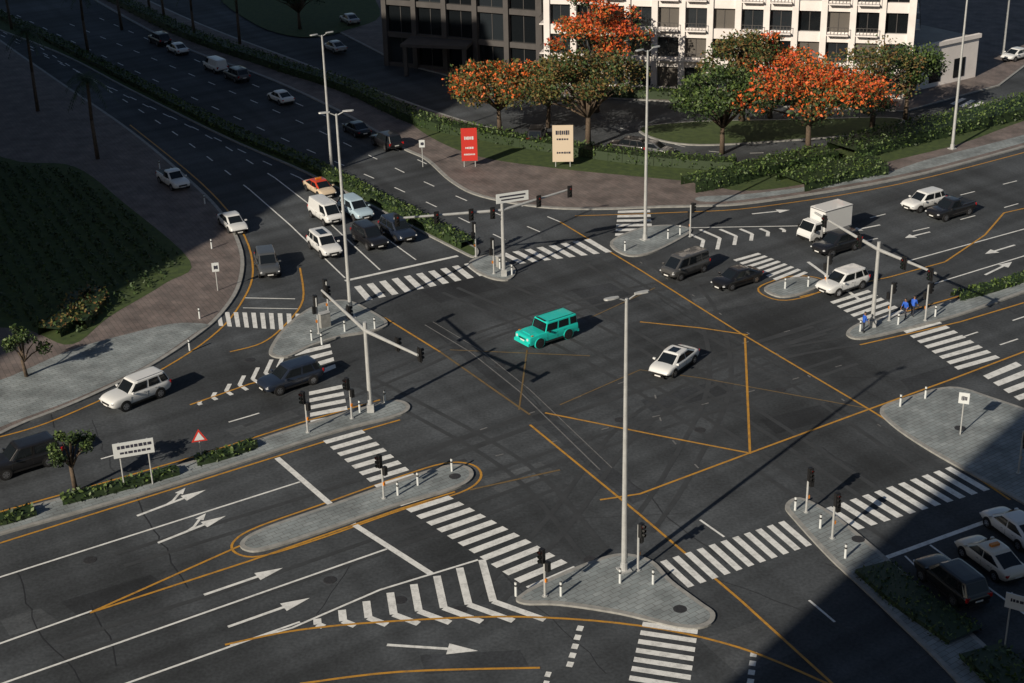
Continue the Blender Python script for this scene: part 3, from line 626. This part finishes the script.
car('sedan',WHT,(178,53),(150,40)); car('suv',BLK,(160,44),(130,30),'suv'); car('sedan',SILV,(335,52),(310,42),z=ZK+.02)
car('sedan',BLK,(357,134),(335,122)); car('suv',BLK,(387,147),(365,136),'suv')
car('sedan',WHT,(1014,536),(985,515)); car('sedan',(.62,.58,.50),(990,566),(955,540),'taxi',sign=True); car('suv',BLK,(950,590),(915,562),'suv')
car('suv',BLK,(628,152),(605,149),'suv',sc=.95); car('sedan',GREY,(652,154),(680,158)); car('suv',BLK,(537,142),(545,120),'suv',z=ZK+.02); car('sedan',WHT,(1016,60),(985,68),z=ZK+.02); car('sedan',SILV,(350,24),(330,14),z=ZK+.02)
def boxtruck(c,t):
    A=G(*c);B=G(*t);d=B-A; e=empty('box_truck',(A.x,A.y,.024),math.atan2(d.y,d.x)); P=paint(WHT); b=MB()
    b.box((-.85,0,1.95),(3.5,1.95,2.15),P); b.build('cargo_box',e,bev=.05)
    b=MB()
    for z in(1.0,2.95): b.box((-.85,0,z),(3.54,1.99,.08),CHROME)
    b.box((-.85,0,.72),(3.4,1.5,.2),BLACK); b.build('box_frame',e)
    b=MB(); sec=[(.98,.45,1.95),(1.3,.45,2.05),(1.9,.45,2.02),(2.35,.45,1.25),(2.5,.45,1.1),(2.55,.5,.9)]
    b.loft([[(x,.88,z0),(x,.9,(z0+z1)/2),(x,.8 if z1>1.5 else .86,z1),(x,-.8 if z1>1.5 else -.86,z1),(x,-.9,(z0+z1)/2),(x,-.88,z0)] for x,z0,z1 in sec],P); b.build('cab',e,bev=.05,weld=True)
    b=MB(); b.face([(1.96,.74,1.97),(1.96,-.74,1.97),(2.37,-.8,1.29),(2.37,.8,1.29)],GLASSC)
    for s in(1,-1):
        b.face([(1.25,.905*s,1.3),(2.1,.905*s,1.3),(1.85,.85*s,1.85),(1.25,.85*s,1.85)],GLASSC); b.box((2.15,1.05*s,1.4),(.1,.15,.3),BLACK); b.box((2.53,.65*s,.78),(.06,.3,.18),HEADL)
    b.box((2.56,0,.6),(.06,1.6,.2),BLACK); b.build('windows_and_lights',e)
    w=MB()
    for x in(1.75,-1.5):
        for s in(1,-1): w.cyl((x,.7*s,.36),(x,.95*s,.36),.36,.35,RUBBER,18); w.cyl((x,.8*s,.36),(x,.96*s,.36),.2,.19,CHROME,10)
    w.build('wheels',e)
boxtruck((823,238),(785,249))
# ---------------- people ----------------
SKIN=mat('skin',(.24,.13,.08),rough=.5); BLUE=mat('blue_shirt',(.02,.10,.5)); TROU=mat('dark_trousers',(.02,.022,.035)); HAIR=mat('hair',(.01,.008,.007))
def person(u,v,face,lean=.1,stride=.25,z=ZK):
    A=G(u,v);d=G(*face)-A; e=empty('pedestrian',(A.x,A.y,z),math.atan2(d.y,d.x))
    V=[(0,0,.95),(lean*.3,0,1.15),(lean,0,1.38),(lean,0,1.5),(lean+.03,0,1.6),(lean,.19,1.41),(lean-.05,.24,1.13),(lean+.12,.24,.92),(lean,-.19,1.41),(lean+.08,-.24,1.13),(lean+.25,-.22,.98),
       (0,.10,.9),(stride*.6,.1,.5),(stride*.5,.1,.08),(stride*.5+.18,.1,.03),(0,-.10,.9),(-stride*.3,-.1,.5),(-stride,-.1,.1),(-stride+.17,-.1,.03)]
    E=[(0,1),(1,2),(2,3),(3,4),(2,5),(5,6),(6,7),(2,8),(8,9),(9,10),(0,11),(11,12),(12,13),(13,14),(0,15),(15,16),(16,17),(17,18)]
    Rr=[.14,.13,.16,.06,.06,.07,.05,.035,.07,.05,.035,.10,.065,.045,.045,.10,.065,.045,.045]
    me=bpy.data.meshes.new('fig'); me.from_pydata(V,E,[]); o=bpy.data.objects.new('fig',me); scene.collection.objects.link(o)
    o.modifiers.new('s','SKIN'); sv=me.skin_vertices[0].data
    for i,r in enumerate(Rr): sv[i].radius=(r,r)
    sv[0].use_root=True; q=o.modifiers.new('u','SUBSURF'); q.levels=1
    dg=bpy.context.evaluated_depsgraph_get(); nm=bpy.data.meshes.new_from_object(o.evaluated_get(dg)); bpy.data.objects.remove(o)
    nm.materials.clear()
    for m in (SKIN,BLUE,TROU,BLACK): nm.materials.append(m)
    for p in nm.polygons:
        c=p.center; k=1
        if c.z>1.49: k=0
        elif c.z<.12: k=3
        elif c.z<.95 and abs(c.y)<.2: k=2
        elif c.z<1.1 and abs(c.y)>.2: k=0
        p.material_index=k; p.use_smooth=True
    ob=bpy.data.objects.new('body',nm); scene.collection.objects.link(ob); ob.parent=e
    b=MB(); h=Vector((lean+.03,0,1.66)); rings=[]
    for i in range(7):
        t=math.pi*(i+.3)/6.6; rings.append([(h.x+math.cos(a)*.1*math.sin(t)*1.05,h.y+math.sin(a)*.078*math.sin(t),h.z-math.cos(t)*.125) for a in [k*math.pi/5 for k in range(10)]])
    b.loft(rings,SKIN); b.build('head',e,smooth=True)
    b=MB(); rings=[[(h.x-.02+math.cos(a)*.108*math.sin(t),h.y+math.sin(a)*.088*math.sin(t),h.z+.02+math.cos(t)*.125) for a in [k*math.pi/5 for k in range(10)]] for t in (.1,.5,.9,1.3)]
    b.loft(rings,HAIR); b.box((h.x+.105,0,h.z-.02),(.03,.03,.05),SKIN)
    for s in(1,-1): b.box((h.x+.095,.03*s,h.z+.012),(.012,.02,.012),BLACK); b.box((h.x,.082*s,h.z),(.03,.015,.05),SKIN)
    b.build('hair_and_face',e)
    b=MB()
    for hx,hy,hz,s in((lean+.12,.24,.92,1),(lean+.25,-.22,.98,-1)):
        p=Vector((hx,hy,hz)); b.box(p+Vector((.01,0,-.06)),(.03,.07,.09),SKIN)
        for k in range(4): b.cyl(p+Vector((.01,-.027+.018*k,-.1)),p+Vector((.03,-.027+.018*k,-.175+.01*abs(k-1.5))),.009,.007,SKIN,6)
        b.cyl(p+Vector((.02,-.03*s,-.05)),p+Vector((.05,-.055*s,-.11)),.01,.008,SKIN,6)
    b.build('hands',e)
person(905,320,(880,330)); person(912,318,(940,300),.15,.1); person(863,334,(900,330),.05,.1)
# ---------------- buildings ----------------
def building(name,P,H,storey,bay,wall,piers=.8,gf=0,winmats=(WINA,WINA,WINB,WINC),sp=1.2,balc=False):
    e=empty(name); n=len(P); P=[Vector((p[0],p[1],0)) for p in P]
    ar=sum(P[i].x*P[(i+1)%n].y-P[(i+1)%n].x*P[i].y for i in range(n))
    if ar<0: P=P[::-1]
    w=MB(); g=MB()
    for i in range(n):
        a=P[i];c=P[(i+1)%n];d=c-a;L=d.length;d.normalize();nn=Vector((d.y,-d.x,0)); rot=math.atan2(d.y,d.x); nb=max(1,round(L/bay)); bw=L/nb
        ns=int(H/storey)
        for k in range(nb):
            pc=a+d*(k*bw); w.box((pc.x,pc.y,H/2),(piers,.9 if k else piers+.1,H),wall,rot=rot)
        for s in range(ns+1):
            z=s*storey; hh=sp
            if s==ns: hh=1.3; z=H-.6
            if s==0: hh=.5; z=.25
            m=a+d*L/2-nn*.05; w.box((m.x,m.y,z),(L-.02,.5,hh),wall,rot=rot)
        for s in range(ns):
            for k in range(nb):
                z0=s*storey+(.5 if s==0 else sp/2); z1=(s+1)*storey-sp/2; p0=a+d*(k*bw+piers/2)-nn*.25; p1=a+d*((k+1)*bw-piers/2)-nn*.25
                mm=random.choice(winmats); g.face([p0+Vector((0,0,z0)),p1+Vector((0,0,z0)),p1+Vector((0,0,z1)),p0+Vector((0,0,z1))],mm)
                mid=(p0+p1)/2+nn*.03; w.box((mid.x,mid.y,(z0+z1)/2),(.08,.06,z1-z0),WALLD,rot=rot)
                if balc and s>0 and k%3!=0:
                    q=mid+nn*.85; 
                    w.box((q.x,q.y,z0-.2),(bw-piers-.1,1.0,.14),wall,rot=rot)
                    q=mid+nn*1.32; w.box((q.x,q.y,z0+.75),(bw-piers-.1,.05,.06),WALLD,rot=rot)
                    for j in range(7): qq=q+d*((j/6-.5)*(bw-piers-.2)); w.box((qq.x,qq.y,z0+.3),(.05,.04,.84),WALLD,rot=rot)
    w.build('walls',e); g.build('windows',e); r=MB(); r.prism([(p.x,p.y) for p in P],H-.35,H-.3,ROOFM); r.build('roof',e)
a=G(548,86);c=G(905,100); d=(c-a).normalized(); nn=Vector((-d.y,d.x,0))
building('apartment_building',[a,c,c+nn*26,a+nn*26],29.6,3.7,3.3,WALLW,.75,balc=True,winmats=(WINA,WINA,WINC,WINC,WINB))
a2=G(388,65);c2=G(540,80); 
building('dark_stone_building',[a2,c2,c2+nn*22,a2+nn*22],26,4.3,4.6,WALLD,.7,sp=.7,winmats=(WINA,WINC,WINC))
a3=G(915,92);c3=G(975,78); d3=(c3-a3).normalized(); n3=Vector((-d3.y,d3.x,0))
b=MB(); e3=empty('low_annex_building'); b.prism([(p.x,p.y) for p in (a3,c3,c3+n3*22,a3+n3*22)],0,5.2,ROOFM,WALLW); b.build('walls',e3)
b=MB(); 
for k in range(2): q=a3.lerp(c3,.3+.4*k)-n3*.04; b.box((q.x,q.y,1.9),(2.0,.06,2.4),WINC,rot=math.atan2(d3.y,d3.x))
q=(a3+c3)/2-n3*.0; b.box((q.x,q.y,5.45),((c3-a3).length+.3,.5,.5),WALLW,rot=math.atan2(d3.y,d3.x)); b.build('windows_and_parapet',e3)
p=G(440,74); b=MB(); b.box((p.x,p.y,4.2),(9,5,.4),WALLD,rot=math.atan2(d.y,d.x)); 
for s in(-4,4): q=p+d*s-nn*2; b.box((q.x,q.y,2.05),(.5,.5,3.9),WALLD,rot=math.atan2(d.y,d.x))
b.build('entrance_canopy')
building('office_tower',[(-44,-42),(60,-42),(60,-3),(-44,-3)],110,5.5,8,WALLW,1.2,winmats=(WINA,))
building('office_tower',[(-175,40),(-116,16),(-70,115),(-130,142)],60,5,8,WALLW,1.2,winmats=(WINA,))
building('office_tower',[(-150,145),(-86,122),(-86,215),(-150,215)],80,5,8,WALLW,1.2,winmats=(WINA,))
# ---------------- light ----------------
EL=math.radians(27); sx,sy=.64,.77
k=math.hypot(sx,sy); sx/=k; sy/=k
v=Vector((sx*math.cos(EL),sy*math.cos(EL),-math.sin(EL)))
sl=bpy.data.lights.new('sun','SUN'); sl.energy=5.0; sl.angle=math.radians(.5); sl.color=(1,.89,.73); so=bpy.data.objects.new('sun',sl); so.rotation_euler=v.to_track_quat('-Z','Y').to_euler(); so.location=(-50,-50,150); scene.collection.objects.link(so)
wd=bpy.data.worlds.new('World'); scene.world=wd; wd.use_nodes=True; nt=wd.node_tree; sk=nt.nodes.new('ShaderNodeTexSky'); sk.sky_type='NISHITA'; sk.sun_disc=False; sk.sun_elevation=EL; sk.sun_rotation=math.atan2(-sx,-sy)
bg=nt.nodes['Background']; bg.inputs[1].default_value=.05; nt.links.new(sk.outputs[0],bg.inputs[0])
scene.view_settings.view_transform='Standard'; scene.view_settings.look='None'; scene.view_settings.exposure=0
